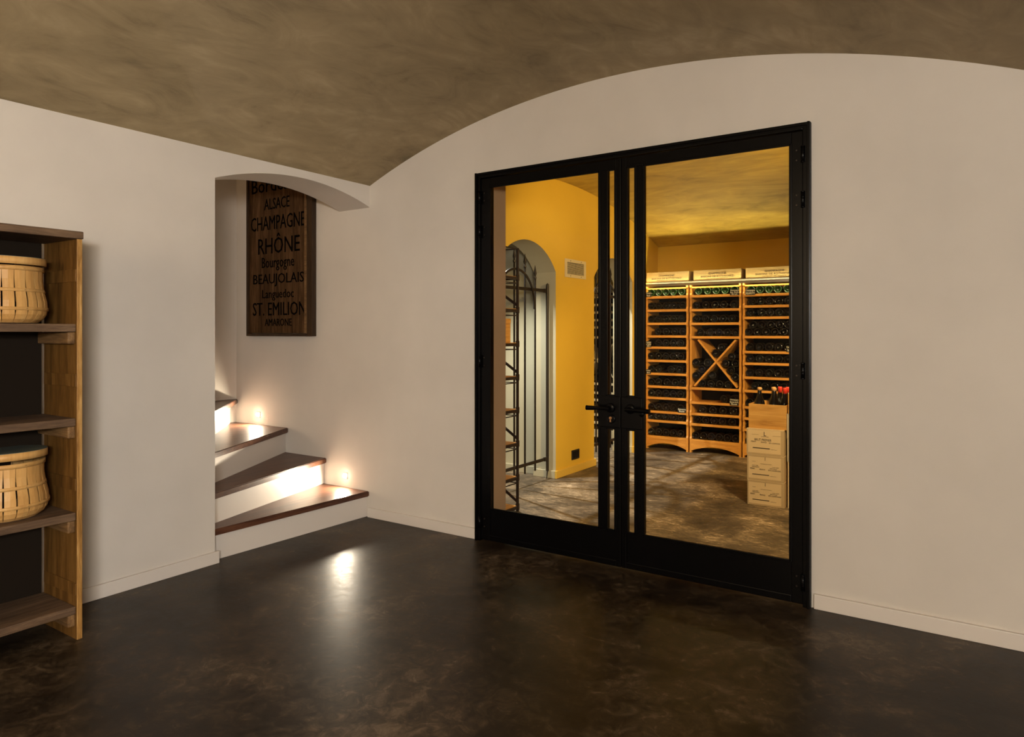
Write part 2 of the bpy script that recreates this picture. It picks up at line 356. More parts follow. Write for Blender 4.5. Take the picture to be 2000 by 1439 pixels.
# ------------------------------------------------------------------ steel doors
YF = -.022      # front of the frame
FR = thing('trim_1', (1.78, 0, 0), 'black steel door frame set in the back wall', 'door frame', kind='structure')
for nm, b in (('jamb', (.872, .905, 0, 2.113)), ('jamb', (2.655, 2.688, 0, 2.113))):
    obj(nm, box(B(), b[0], b[1], YF, .07, b[2], b[3], .003), M['steel'], FR)
obj('head', box(B(), .905, 2.655, YF, .07, 2.083, 2.113, .003), M['steel'], FR)
bm = B(); box(bm, .874, .886, YF-.010, YF, 0, 2.113, .002); box(bm, 2.674, 2.686, YF-.010, YF, 0, 2.113, .002); box(bm, .886, 2.674, YF-.010, YF, 2.099, 2.111, .002)
objs('outer_bead', bm, M['steel'], FR)
def leaf(name, x0, x1, side, label):
    """side -1: hinge left, +1: hinge right"""
    d = thing(name, ((x0+x1)/2, 0, 0), label, 'door', kind='structure')
    y0, y1 = -.012, .030
    zb, zt = .187, 2.030
    if side < 0: hs, g1, mt, g2, ms = (x0, .966), (.966, 1.667), (1.667, 1.704), (1.704, 1.758), (1.758, x1)
    else: ms, g2, mt, g1, hs = (x0, 1.815), (1.815, 1.868), (1.868, 1.905), (1.905, 2.606), (2.606, x1)
    obj('stile', box(B(), hs[0], hs[1], y0, y1, .008, 2.080, .003), M['steel'], d)
    obj('stile', box(B(), ms[0], ms[1], y0, y1, .008, 2.080, .003), M['steel'], d)
    L, Rr = (hs[1], ms[0]) if side < 0 else (ms[1], hs[0])
    obj('top_rail', box(B(), L, Rr, y0, y1, zt, 2.080, .003), M['steel'], d)
    obj('kick_panel', box(B(), L, Rr, y0+.006, y1-.006, .03, zb, .002), M['steel'], d)
    obj('bottom_rail', box(B(), L, Rr, y0, y1, .008, .040, .003), M['steel'], d)
    obj('glazing_bar', box(B(), mt[0], mt[1], y0, y1, zb, zt, .003), M['steel'], d)
    lk = obj('lock_box', box(B(), min(mt[0], ms[0])+.002, max(mt[1], ms[1])-.002, y0-.006, y1+.006, .712, .872, .004), M['steel'], d)
    # beads round the panes
    def beads(a, b, z0, z1):
        bm = B(); t = .009
        for yy in ((y0-.004, y0+.006),):
            box(bm, a-.004, a+t, yy[0], yy[1], z0, z1, .002); box(bm, b-t, b+.004, yy[0], yy[1], z0, z1, .002)
            box(bm, a, b, yy[0], yy[1], z0-.004, z0+t, .002); box(bm, a, b, yy[0], yy[1], z1-t, z1+.004, .002)
        return bm
    for a, b, z0, z1 in ((g1[0], g1[1], zb, zt), (g2[0], g2[1], zb, .712), (g2[0], g2[1], .872, zt)):
        objs('bead', beads(a, b, z0, z1), M['steel'], d)
        obj('pane', box(B(), a-.002, b+.002, .006, .012, z0-.002, z1+.002), M['glass'], d)
    # hinges
    hx = x0-.002 if side < 0 else x1+.002
    for z in (1.974, 1.777, 1.030, .107):
        hg = obj('hinge', tube(B(), [(hx, y0-.012, z-.036), (hx, y0-.012, z+.036)], .0085, 12), M['steel'], d, True)
        bm = B()
        for k in (-.033, -.011, .011, .033): tube(bm, [(hx, y0-.012, z+k-.001), (hx, y0-.012, z+k+.001)], .0095, 12)
        obj('knuckle', bm, M['steel'], hg)['kind'] = 'stuff'
        bm = B()
        for k in (-.022, .022): lathe(bm, [(.0035, -.004), (.0035, 0), (0, 0)], (hx-side*.028, y0-.001, z+k), 'y', 10)
        objs('screw', bm, M['iron'], hg)
    # lever handle
    cx = (g2[0]+g2[1])/2
    dr = -1 if side < 0 else 1
    h = obj('handle', lathe(lathe(B(), [(.024, 0), (.024, -.008), (.020, -.011), (0, -.011)], (cx, y0-.006, .813), 'y', 20), [(.010, 0), (.010, -.045), (0, -.045)], (cx, y0-.006, .813), 'y', 14), M['steel'], d, True)
    obj('lever', tube(B(), [(cx-dr*.012, y0-.045, .813), (cx+dr*.03, y0-.046, .813), (cx+dr*.105, y0-.046, .811), (cx+dr*.118, y0-.046, .811)], [.011, .010, .012, .0125], 12), M['steel'], h)
    if side < 0:
        k = obj('lock_rosette', lathe(B(), [(.022, 0), (.022, -.006), (.019, -.008), (0, -.008)], (cx+.004, y0-.006, .757), 'y', 20), M['steel'], d)
        bm = lathe(B(), [(.0075, 0), (.0075, -.004), (0, -.004)], (cx+.004, y0-.014, .762), 'y', 14); box(bm, cx+.0005, cx+.0075, y0-.018, y0-.014, .742, .760)
        obj('lock_cylinder', bm, M['brass'], k)
    else:
        obj('thumb_knob', lathe(B(), [(.010, 0), (.010, -.02), (.015, -.024), (.015, -.036), (.010, -.040), (0, -.040)], (cx+.075, y0-.006, .797), 'y', 16), M['steel'], d, True)
    return d
leaf('door_1', .905, 1.785, -1, 'left leaf of the black steel glass doors, with brass keyhole')
leaf('door_2', 1.788, 2.655, 1, 'right leaf of the black steel glass doors, with wide pane')

# ------------------------------------------------------------------ stairs
S = thing('staircase', (-.5, -.6, 0), 'winding stairs with dark oak treads and white risers under the arch', 'staircase')
PV = (-.03, -1.30)
RT = .0345
# nose line end on wall side and inner end for every tread, z of tread top
def clipx(a, b, y):   # point on a->b at y
    t = (y-a[1])/(b[1]-a[1]); return (a[0]+(b[0]-a[0])*t, y)
noses = [((-.008, -.001), (-.03, -1.104)), ((-.415, -.001), (-.078, -1.09)), ((-.815, -.001), (-.215, -1.02)), ((-1.405, -.001), (-.62, -.77))]
risers = [((-.026, -.001), (-.048, -1.104)), ((-.437, -.001), (-.115, -1.104)), ((-.842, -.001), (-.245, -1.035)), ((-1.416, -.05), (-.66, -.755))]
ZT = [.166, .341, .516, .690]
polys = [
    [noses[0][0], noses[0][1], (-.14, -1.104), (-.46, -.001)],
    [noses[1][0], noses[1][1], (-.284, -1.104), (-.30, -1.02), (-.865, -.001)],
    [noses[2][0], (-.25, -1.02), (-.289, -1.10), (-.72, -.755), (-1.419, -.055), (-1.419, -.001)],
    [noses[3][0], (-.62, -.755), (-.289, -1.05), (-.289, -1.35), (-1.419, -1.35), (-1.419, -.001)],
]
for z, pl in zip(ZT, polys):
    bm = prism(B(), pl, 'z', z-RT, z)
    bmesh.ops.bevel(bm, geom=[e for e in bm.edges if abs(e.verts[0].co.z-e.verts[1].co.z) < 1e-5], offset=.004, segments=2, affect='EDGES')
    obj('tread', bm, M['tread'], S, origin=(-.5, -.6, z))
for i, (a, b) in enumerate(risers):
    z0 = 0 if i == 0 else ZT[i-1]
    d = Vector((b[0]-a[0], b[1]-a[1])).normalized(); n = Vector((d.y, -d.x))
    if n.x > 0: n = -n
    q = [a, b, (b[0]+n.x*.018, b[1]+n.y*.018), (a[0]+n.x*.018, a[1]+n.y*.018)]
    q = [(max(x, -1.4195), min(y, -.0005)) for x, y in q]
    obj('riser', prism(B(), q, 'z', z0, ZT[i]-RT), M['trim'], S)
obj('riser', box(B(), -1.419, -.29, -1.37, -1.352, .69, .865), M['trim'], S)
obj('tread', box(B(), -1.419, -.29, -2.4, -1.33, .865, .90, .004), M['tread'], S)

def step_lamp(x, z, pw, label):
    L = thing('step_light', (x, 0, z), label, 'lamp')
    bm = box(B(), x-.020, x+.020, -.005, 0, z-.020, z+.020, .0015); obj('bezel', bm, M['chrome'], L)
    obj('lens', lathe(B(), [(.013, 0), (.013, -.006), (.009, -.011), (0, -.013)], (x, -.005, z), 'y', 16), M['lamp'], L, True)
    l = bpy.data.lights.new('step_light_bulb', 'AREA'); l.energy = pw; l.color = (1, .85, .64); l.shape = 'SQUARE'; l.size = .020
    o = bpy.data.objects.new('step_light_bulb', l); COL.objects.link(o); o.parent = L; o.location = (0, -.021, 0); o.rotation_euler = (math.radians(-78), 0, 0)
    l = bpy.data.lights.new('step_light_glow', 'POINT'); l.energy = .17; l.color = (1, .80, .55); l.shadow_soft_size = .006
    o = bpy.data.objects.new('step_light_glow', l); COL.objects.link(o); o.parent = L; o.location = (0, -.055, 0)
step_lamp(-1.151, .588, 7, 'small bright step light above the upper tread, below the sign')
step_lamp(-.227, .241, 7.5, 'small bright step light above the lowest tread')

# ------------------------------------------------------------------ wine region sign in the stairwell
SG = thing('wooden_sign', (-.88, 0, 1.17), 'dark plank sign with black stencilled French wine regions, hanging in the stairwell', 'sign')
sx0, sx1, sz0, sz1 = -1.243, -.516, 1.170, 2.45
px_ = [sx0+.018, -1.09, -.965, -.87, -.735, -.655, -.585]
for i in range(len(px_)-1):
    dy = random.uniform(-.002, .002)
    obj('plank', box(B(), px_[i]+.001, px_[i+1]-.001, -.026+dy, -.004, sz0+.02, sz1-.02, .002), M['sign'], SG, origin=((px_[i]+px_[i+1])/2, 0, 1.8))
for a, b, c, d in ((sx0, sx0+.018, sz0, sz1), (-.568, sx1, sz0, sz1), (sx0+.018, -.568, sz0, sz0+.018), (sx0+.018, -.568, sz1-.018, sz1)):
    obj('frame_board', box(B(), a, b, -.040, 0, c, d, .003), M['signframe'], SG, origin=((a+b)/2, 0, (c+d)/2))
obj('batten', box(B(), -.590, -.570, -.044, -.004, sz0+.02, sz1-.02, .002), M['oak_x'], SG)
for s, a, b, zt, zb in (('Bordeaux', -1.19, -.62, 2.315, 2.215), ('ALSACE', -1.045, -.764, 2.165, 2.085), ('CHAMPAGNE', -1.20, -.60, 2.040, 1.938),
        ('RHÔNE', -1.115, -.655, 1.910, 1.765), ('Bourgogne', -1.073, -.714, 1.740, 1.640), ('BEAUJOLAIS', -1.172, -.612, 1.620, 1.526),
        ('Languedoc', -1.067, -.719, 1.505, 1.425), ('ST. EMILION', -1.178, -.592, 1.413, 1.318), ('AMARONE', -1.038, -.741, 1.295, 1.243)):
    obj('lettering', text_bm(s, a, b, zb, zt, -.0292, .0012), M['ink'], SG)

# ------------------------------------------------------------------ bookcase with baskets
BK = thing('bookcase', (.245, -2.13, 0), 'rustic open oak bookcase with thick shelves standing against the left wall', 'bookcase')
bx0, bx1, by0, by1 = .104, .385, -2.335, -1.930
for ya, yb in ((by1-.021, by1), (by0, by0+.021)):
    bm = box(B(), bx0, bx1, ya, yb, 0, 1.562, .003)
    for f in bm.faces:
        f.normal_update(); f.material_index = 1 if abs(f.normal.y) > .9 else 0  # wide faces take the oak with shade painted in
    obj('side_panel', bm, [M['oak_z'], M['oak_shaded']], BK, origin=(.25, ya, .8))
obj('top_board', box(B(), bx0-.004, bx1+.004, by0-.003, by1+.003, 1.562, 1.592, .004), M['oak_y'], BK, origin=(.25, -2.2, 1.57))
obj('back_panel', box(B(), bx0-.006, bx0, by0+.002, by1-.029, .02, 1.562), M['darkwood'], BK)  # near-black sheet added behind the shelves, short of the right side
for z in (1.231, .864, .496, .131):
    obj('shelf', box(B(), bx0, bx1-.006, by0+.0215, by1-.0215, z-.031, z, .004), M['oak_y'], BK, origin=(.25, -2.2, z))
    for ya, yb in ((by1-.049, by1-.0212), (by0+.0212, by0+.049)):
        obj('cleat', box(B(), bx0+.01, bx1-.010, ya, yb, z-.078, z-.0315, .006), M['oak_x'], BK, origin=(.25, ya, z))
for z in (1.42, 1.01, .605, .197):
    for ya, yb in ((by1-.025, by1-.0212), (by0+.0212, by0+.025)):
        obj('batten', box(B(), bx0+.01, bx1-.002, ya, yb, z-.024, z+.024, .001), M['oak_shaded'], BK, origin=(.25, ya, z))
def basket(c, label, tilt, n=22):
    b = thing('lidded_basket', c, label, 'basket', 'lidded baskets on the bookcase')
    cx, cy, cz = c
    prof = [(.118, .003), (.135, .016), (.146, .034), (.150, .055), (.148, .085), (.140, .120), (.134, .165), (.134, .214)]
    for k in range(n):
        a = 2*math.pi*k/n+.1; bm = B(); rows = []
        for r, z in prof:
            hw = math.pi/n*(.985 if z > .2 or z < .01 else (.86 if abs(z-.09) < .05 else .94)); row = []
            for rr in (r, r-.0022):
                for j in (-1, 0, 1):
                    a2 = a+j*hw; r2 = rr*(1.0 if j else 1.006); row.append(bm.verts.new((cx+r2*math.cos(a2), cy+r2*math.sin(a2), cz+z)))
            rows.append(row)
        for A, Q in zip(rows, rows[1:]):
            loop = [0, 1, 2, 5, 4, 3]
            for i in range(6):
                i0, i1 = loop[i], loop[(i+1) % 6]; bm.faces.new((A[i0], A[i1], Q[i1], Q[i0]))
        for A in (rows[0], rows[-1]): bm.faces.new((A[0], A[1], A[4], A[3])); bm.faces.new((A[1], A[2], A[5], A[4]))
        obj('stave', bm, M['splint'], b, origin=(cx+.14*math.cos(a), cy+.14*math.sin(a), cz))
    def ring(z0, z1, r0, r1, t=.003):
        return lathe_ring(cx, cy, cz, z0, z1, r0, r1, t)
    obj('bottom', lathe(B(), [(0, .002), (.119, .002), (.119, .006), (0, .006)], c, 'z', 32), M['inside'], b)
    for z0, z1, r0, r1 in ((.049, .061, .1515, .1512), (.119, .131, .1415, .1385), (.198, .215, .1365, .1365)):
        h = obj('hoop', ring(z0, z1, r0, r1), M['hoop'], b, True)
        bm = B()
        for k in range(9):
            a = 2*math.pi*k/9+.2; rr = r0+.003
            p = Vector((cx+rr*math.cos(a), cy+rr*math.sin(a), cz+(z0+z1)/2)); bar(bm, p-Vector((-math.sin(a), math.cos(a), 0))*.003, p+Vector((-math.sin(a), math.cos(a), 0))*.003, .0012)
        obj('staple', bm, M['iron'], h)['kind'] = 'stuff'
    lid = bpy.data.objects.new('lid', None)
    bm = ring(.214, .241, .1445, .1445, .004)
    bmesh.ops.rotate(bm, cent=(cx, cy, cz+.214), matrix=Matrix.Rotation(tilt, 3, 'Y'), verts=bm.verts)
    bmesh.ops.translate(bm, vec=(0, 0, .010), verts=bm.verts)
    lid = obj('lid', bm, M['splint'], b, True)
    bm = lathe(B(), [(0, .2395), (.1460, .2395), (.1460, .2425), (0, .2430)], c, 'z', 40)
    bmesh.ops.rotate(bm, cent=(cx, cy, cz+.214), matrix=Matrix.Rotation(tilt, 3, 'Y'), verts=bm.verts)
    bmesh.ops.translate(bm, vec=(0, 0, .010), verts=bm.verts)
    obj('lid_board', bm, M['lidtop'], lid)
    return b
def lathe_ring(cx, cy, cz, z0, z1, r0, r1, t, seg=48):
    bm = B(); R = []
    for k in range(seg):
        a = 2*math.pi*k/seg; c, s = math.cos(a), math.sin(a)
        R.append([bm.verts.new((cx+r*c, cy+r*s, cz+z)) for r, z in ((r0-t+.002, z0), (r0+.002, z0), (r1+.002, z1), (r1-t+.002, z1))])
    for k in range(seg):
        A, Q = R[k], R[(k+1) % seg]
        for i in range(4): bm.faces.new((A[i], A[(i+1) % 4], Q[(i+1) % 4], Q[i]))
    return bm
basket((.215, -2.145, 1.2315), 'bulging splint basket with raised lid on the upper bookcase shelf', .03)
basket((.215, -2.140, .4965), 'bulging splint basket with lid on the lower bookcase shelf', -.035)

# ------------------------------------------------------------------ iron gates
def gate(dy, label):
    gx = .325
    g = thing('iron_gate', (gx, 1.21+dy, .06), label, 'gate', 'iron gates in the cellar archways')
    py = 1.688+dy
    obj('hinge_post', tube(B(), [(gx, py, .06), (gx, py, 1.575), (gx, py, 1.592), (gx, py, 1.598)], [.0125, .0125, .010, .003], 12), M['iron'], g)
    obj('pivot', tube(B(), [(gx, py, .065), (gx+.002, py-.008, .040), (gx+.01, py-.03, .0)], [.006, .006, .004], 8), M['iron'], g)
    for z in (1.537, .160):
        r = obj('rail', box(B(), gx-.005, gx+.005, .868+dy, py-.008, z-.0125, z+.0125, .001), M['iron'], g, origin=(gx, 1.21+dy, z))
        obj('rail_collar', box(B(), gx-.009, gx+.009, py-.055, py-.030, z-.016, z+.016, .003), M['iron'], r)
    for yb, zt in ((.91, 1.70), (1.06, 1.80), (1.21, 1.845), (1.36, 1.815), (1.51, 1.735)):
        y = yb+dy
        b = obj('upright', bar(B(), (gx-.008, y, .088), (gx-.008, y, zt-.10), .011), M['iron'], g)
        obj('spear_finial', tube(B(), [(gx-.008, y, zt-.115), (gx-.008, y, zt-.108), (gx-.008, y, zt-.095), (gx-.008, y, zt-.090), (gx-.008, y, zt-.065), (gx-.008, y, zt)], [.006, .011, .011, .006, .013, .001], 10), M['iron'], b, False)
    pts = [(gx+.008, 1.21+dy+.262*math.sin(t), 1.42+.262*math.cos(t)) for t in [(-1.72+3.44*i/28) for i in range(29)]]
    bm = B()
    for a, c in zip(pts, pts[1:]): bar(bm, a, c, .016, .007, (1, 0, 0)) if False else bar(bm, a, c, .008, .018, (0, c[1]-(1.21+dy), c[2]-1.42))
    obj('arch_scroll', bm, M['iron'], g)
    return g
gate(0, 'wrought iron gate with spear tops in the nearer archway, behind the iron shelf unit')
gate(1.511, 'wrought iron gate with spear tops in the farther archway, before a pale rack')

# vent and socket on the ochre wall
V = thing('wall_vent', (XC, 2.04, 1.665), 'louvred air vent high on the ochre wall between the archways', 'vent')
vy0, vy1, vz0, vz1 = 1.856, 2.222, 1.660, 1.815
bm = B()
for a, b, c, d in ((vy0, vy1, vz0, vz0+.028), (vy0, vy1, vz1-.028, vz1), (vy0, vy0+.034, vz0+.028, vz1-.028), (vy1-.034, vy1, vz0+.028, vz1-.028)): box(bm, XC, XC+.008, a, b, c, d, .001)
objs('frame', bm, M['vent'], V)
obj('backing', box(B(), XC, XC+.002, vy0+.03, vy1-.03, vz0+.025, vz1-.025), M['dark'], V)
for half in ((vy0+.034, 2.036), (2.042, vy1-.034)):
    for k in range(10):
        z = vz0+.034+k*.0094
        obj('louvre', prism(B(), [(XC+.003, z+.0010), (XC+.0075, z+.0022), (XC+.0075, z-.0014), (XC+.003, z-.0026)], 'y', half[0], half[1]), M['vent'], V)
for yy in (vy0+.09, vy1-.09):
    for zz in (vz0+.014, vz1-.014): obj('screw', lathe(B(), [(.004, 0), (.004, .002), (0, .002)], (XC+.008, yy, zz), 'x', 10), M['iron'], V)
K = thing('wall_socket', (XC, 2.036, .113), 'black square wall socket low on the ochre wall', 'socket')
obj('plate', box(B(), XC, XC+.010, 1.972, 2.100, .112, .192, .003), M['slate'], K)
obj('insert', box(B(), XC+.010, XC+.0125, 1.984, 2.088, .124, .180, .001), M['steel'], K)

# ------------------------------------------------------------------ iron shelf unit beside the door
E = thing('iron_shelf_unit', (.565, .465, 0), 'tall brown iron shelf unit with wooden shelves, just inside the left door', 'shelf unit')
ex0, ex1, ey0, ey1 = .42, .715, .275, .655
for x in (ex0, ex1):
    for y in (ey0, ey1): obj('post', bar(B(), (x, y, 0), (x, y, 1.760), .014), M['rust'], E)
lv = [1.571, 1.355, 1.128, .905, .685, .462, .235, .039]
bm = B()
for a, b in (((ex0, ey0), (ex1, ey0)), ((ex0, ey1), (ex1, ey1)), ((ex0, ey0), (ex0, ey1)), ((ex1, ey0), (ex1, ey1))): bar(bm, (*a, 1.755), (*b, 1.755), .008)
objs('top_frame', bm, M['rust'], E)
for i, z in enumerate(lv):
    s = obj('shelf', box(B(), ex0+.004, ex1-.004, ey0+.004, ey1-.004, z-.010, z, .001), M['rack_y'], E, origin=(.56, .46, z))
    bm = B()
    for a, b in (((ex0, ey0), (ex1, ey0)), ((ex0, ey1), (ex1, ey1)), ((ex0, ey0), (ex0, ey1)), ((ex1, ey0), (ex1, ey1))): bar(bm, (*a, z-.013), (*b, z-.013), .010, .020)
    objs('shelf_rim', bm, M['rust'], s)
    bm = B()
    if i < 7:
        for a, b in (((ex0, ey1), (ex1, ey1)), ((ex1, ey0), (ex1, ey1))): bar(bm, (*a, z-.045), (*b, z-.045), .006)
        objs('under_rod', bm, M['rust'], s)
    bm = B()
    for y in (ey0, ey1): box(bm, ex1-.010, ex1+.010, y-.010, y+.010, z-.030, z+.012, .002)
    objs('clamp', bm, M['rust'], s)
for z in (1.355, .905, .462, .039):
    for y in (ey0-.009, ey1+.009): obj('brace', bar(B(), (ex1, y, z+.018), (ex0, y, z+.205), .005, .018), M['rust'], E)
wb = thing('wooden_box', (.54, .48, 1.129), 'small orange pine box on the iron shelf unit', 'box')
obj('body', box(B(), .50, .692, .36, .605, 1.129, 1.255, .002), M['rack_y'], wb)
obj('lid', box(B(), .498, .694, .358, .607, 1.2555, 1.288, .002), M['rack_y'], wb)
ck = thing('corkscrew', (.63, .58, .906), 'small wooden handled corkscrew lying on the iron shelf unit', 'corkscrew')
obj('handle', tube(B(), [(.60, .50, .921), (.61, .53, .922), (.625, .575, .922), (.635, .60, .921)], [.008, .013, .013, .008], 12), M['pale_z'], ck, True)
obj('screw', tube(B(), [(.617+.006*math.cos(t)+.012*t/6, .552+.006*math.sin(t)-.004*t, .921+.006*math.sin(t)) for t in [i*.6 for i in range(24)]], .002, 6), M['iron'], ck)

# ------------------------------------------------------------------ bottle racks
RY0, RY1 = 3.54, 3.855
BR = .0385
ORD = ['first', 'second', 'third', 'fourth', 'fifth', 'sixth', 'seventh', 'eighth', 'ninth', 'tenth', 'eleventh', 'twelfth', 'thirteenth']
bprof = [(.0, .030), (.012, .026), (.024, .010), (.030, .002), (.034, 0), (.037, .002), (.0385, .006), (.0385, .185), (.034, .205), (.022, .228), (.0145, .245), (.0135, .285), (.0155, .286), (.0155, .298), (.0, .298)]
bm0 = lathe(B(), bprof, (0, 0, 0), 'y', 22)
proto = obj('wine_bottle', bm0, M['bottle'], None, True)
PME = {'dark': proto.data}
for k, m in (('green', M['green']), ('brown', M['brownb'])):
    me = proto.data.copy(); me.materials[0] = m; PME[k] = me
bpy.data.objects.remove(proto)
def bottle(x, y, z, label, kind='dark', group=None):
    o = bpy.data.objects.new('wine_bottle', PME[kind]); COL.objects.link(o); o.location = (x, y, z)
    o.rotation_euler = (0, random.uniform(0, 6.28), 0)
    return tag(o, label, 'bottle', group)
def rack(name, label, x0, x1, shelves, cross=None, wood_x='rack_x', wood_z='rack_z', top=1.672, y0=RY0):
    """shelves: z of the shelf fronts' top edges; the last one is the base board"""
    r = thing(name, ((x0+x1)/2, y0+.15, 0), label, 'wine rack', 'bottle racks along the cellar back wall')
    t = .017
    for s in (0, 1):
        a, b = (x0, x0+t) if s == 0 else (x1-t, x1)
        pts = [(y0, 0), (y0, .10)]
        zz = sorted(shelves)
        for i, z in enumerate(zz):
            zn = zz[i+1] if i+1 < len(zz) else top
            pts += [(y0, z-.024), (y0, z+.006), (y0+.010, z+.022), (y0+.010, zn-.045), (y0, zn-.028)]
        pts += [(y0, top), (RY1, top), (RY1, 0), (RY1-.05, 0), (RY1-.05, .06), (y0+.05, .06), (y0+.05, 0)]
        # drop points that step backwards
        clean = []
        for p_ in pts:
            if clean and len(clean) < len(pts)-7 and p_[0] <= y0+.02 and p_[1] < clean[-1][1]: continue
            clean.append(p_)
        obj('side_panel', prism(B(), clean, 'x', a, b), M[wood_z], r, origin=(a, y0, 0))
    for i, z in enumerate(sorted(shelves, reverse=True)):
        if i == len(shelves)-1: continue
        sh = obj('shelf', box(B(), x0+t-.001, x1-t+.001, y0-.004, y0+.018, z-.024, z, .003), M[wood_x], r, origin=((x0+x1)/2, y0, z))
        obj('shelf_slat', box(B(), x0+t, x1-t, y0+.018, RY1-.002, z-.020, z-.006), M[wood_x], sh, origin=((x0+x1)/2, y0, z))
    zb = min(shelves)
    c = (x0+x1)/2; hw = (x1-x0)/2-t; n = 16
    arcb = [(x0+t+2*hw*i/n, .020+.048*(1-((i/n-.5)*2)**2)) for i in range(n+1)]
    obj('base_board', prism(B(), [(x1-t, zb), (x0+t, zb)]+arcb, 'y', y0-.002, y0+.020), M[wood_x], r, origin=(c, y0, zb))
    obj('base_shelf', box(B(), x0+t, x1-t, y0+.020, RY1-.002, zb-.022, zb-.004), M[wood_x], r, origin=(c, y0, zb))
    obj('top_rail', box(B(), x0+t, x1-t, y0+.010, y0+.026, 1.634, 1.648, .002), M[wood_x], r, origin=(c, y0, 1.64))
    obj('back_rail', box(B(), x0+t, x1-t, RY1-.016, RY1, 1.634, top, .002), M[wood_x], r, origin=(c, y0, 1.64))
    obj('top_slat', box(B(), x0, x1, RY0+.005, RY1, top, top+.012), M[wood_x], r, origin=(c, y0, top))
    obj('back_panel', box(B(), x0+t, x1-t, RY1-.0019, RY1+.004, .10, 1.634), M['darkwood'], r, origin=(c, y0, 1))
    if cross:
        for yo, ((ax, az), (bx_, bz)) in zip((.002, .013), cross):
            obj('cross_brace', bar(B(), (ax, y0+yo+.13, az), (bx_, y0+yo+.13, bz), .26, .017, (0, 0, 1)) if False else prism(B(), cross_poly(ax, az, bx_, bz, .0085), 'y', y0+yo, y0+yo+.28), M[wood_x], r, origin=(c, y0, .9))
    return r
def cross_poly(ax, az, bx_, bz, h):
    d = Vector((bx_-ax, bz-az)).normalized(); n = Vector((-d.y, d.x))*h
    return [(ax+n.x, az+n.y), (bx_+n.x, bz+n.y), (bx_-n.x, bz-n.y), (ax-n.x, az-n.y)]
def row(where, k, z, pxs, x0, x1, kind='dark', lift=0, nth=None, desc=None):
    xs = [on_y(p, 700, RY0+.015)[0] for p in pxs]
    lo, hi = x0+.018+BR, x1-.018-BR; s = 2*BR+.0012
    xs[0] = max(xs[0], lo)
    for i in range(1, len(xs)): xs[i] = max(xs[i], xs[i-1]+s)
    if xs[-1] > hi:
        xs[-1] = hi
        for i in range(len(xs)-2, -1, -1): xs[i] = min(xs[i], xs[i+1]-s)
    n = len(xs)
    for i, x in enumerate(xs):
        word = 'green' if kind == 'green' else 'dark'
        lab = f'{ORD[i]} {word} bottle from the left, {desc or ORD[k]+" shelf from the top"} of the {where} rack'
        bottle(x, RY0+.012+random.uniform(-.003, .004), z+BR+.0005+lift, lab, kind, f'bottles in the {where} rack')
# left rack
U1 = (.392, .840); U2 = (.859, 1.364); U3 = (1.381, 1.886)
s1 = [1.564, 1.429, 1.294, 1.164, 1.049, .915, .781, .650, .534, .393, .299, .136]
rack('wine_rack', 'left honey pine wine rack at the back of the cellar, beside the ochre wall', *U1, s1)
rows1 = [[1265.4, 1279, 1296, 1314, 1331.4], [1265.4, 1279.3, 1297.4, 1316, 1333.5], [1264.7, 1279.3, 1296, 1313.4, 1330.7], [1285, 1301, 1318, 1335], [1265.5, 1280, 1296, 1312.7, 1328.7],
         [1264.7, 1278.6, 1294.6, 1311.3, 1327.3], [1269.6, 1284.9, 1310.6, 1327.3], [1270.3, 1285.6, 1303, 1319, 1335], [1265, 1280.6, 1296, 1311.7, 1327.3], [1266, 1281.6, 1296, 1310.7, 1326],
         [1266, 1281, 1296, 1311.7, 1328], [1270, 1284, 1299, 1314, 1329]]
for k, (z, pxs) in enumerate(zip(s1, rows1)): row('left wine', k, z, pxs, *U1, kind='green' if k == 0 else ('brown' if k > 8 else 'dark'))
# middle rack
s2 = [1.564, 1.427, 1.291, 1.157, .651, .509, .396, .292, .134]
XA = on_y(1362.5, 661.7, RY0); XB = on_y(1441.5, 756, RY0); XD = on_y(1436.5, 663.5, RY0); XE = on_y(1353.5, 755.5, RY0)
zt_, zb_ = 1.131, .653
rack('wine_rack', 'middle honey pine wine rack with a large X divider', *U2, s2, cross=(((XD[0], zt_-.010), (XE[0]+.012, zb_+.010)), ((XA[0], zt_-.010), (XB[0]-.012, zb_+.010))))
rows2 = {0: [1364, 1381.7, 1398.3, 1415.8, 1435], 1: [1360.3, 1378.8, 1396.3, 1413.8, 1433.3], 2: [1360.3, 1377.9, 1395.4, 1412, 1429.4], 3: [1369, 1386.6, 1404, 1420.6, 1438],
         5: [1414, 1431], 6: [1372.6, 1392.4, 1411.7, 1431.5], 7: [1362, 1378, 1394.5, 1411, 1430], 8: [1358.5, 1374.7, 1389.8, 1406, 1422, 1436]}
for k, pxs in rows2.items(): row('middle wine', k, s2[k], pxs, *U2, kind='green' if k == 0 else ('brown' if k > 4 else 'dark'))
XBOT = [((710, 340), 'upper bottle in the top quarter of the X divider'), ((575, 472), 'lower bottle in the top quarter of the X divider'),
        ((945, 560), 'topmost bottle in the right quarter of the X divider'), ((805, 715), 'bottle nearest the crossing in the right quarter of the X divider'), ((1048, 715), 'bottle by the right post in the right quarter of the X divider'),
        ((935, 872), 'middle lower bottle in the right quarter of the X divider'), ((1052, 1035), 'lowest bottle in the right quarter of the X divider'),
        ((112, 688), 'upper bottle by the post in the left quarter of the X divider'), ((380, 695), 'bottle nearest the crossing in the left quarter of the X divider'), ((246, 848), 'middle bottle in the left quarter of the X divider'), ((112, 1000), 'lowest bottle in the left quarter of the X divider'),
        ((500, 985), 'bottle lying on top in the bottom quarter of the X divider'), ((262, 1205), 'leftmost of four bottles at the bottom of the X divider'), ((462, 1205), 'second of four bottles at the bottom of the X divider'),
        ((664, 1205), 'third of four bottles at the bottom of the X divider'), ((868, 1212), 'rightmost of four bottles at the bottom of the X divider')]
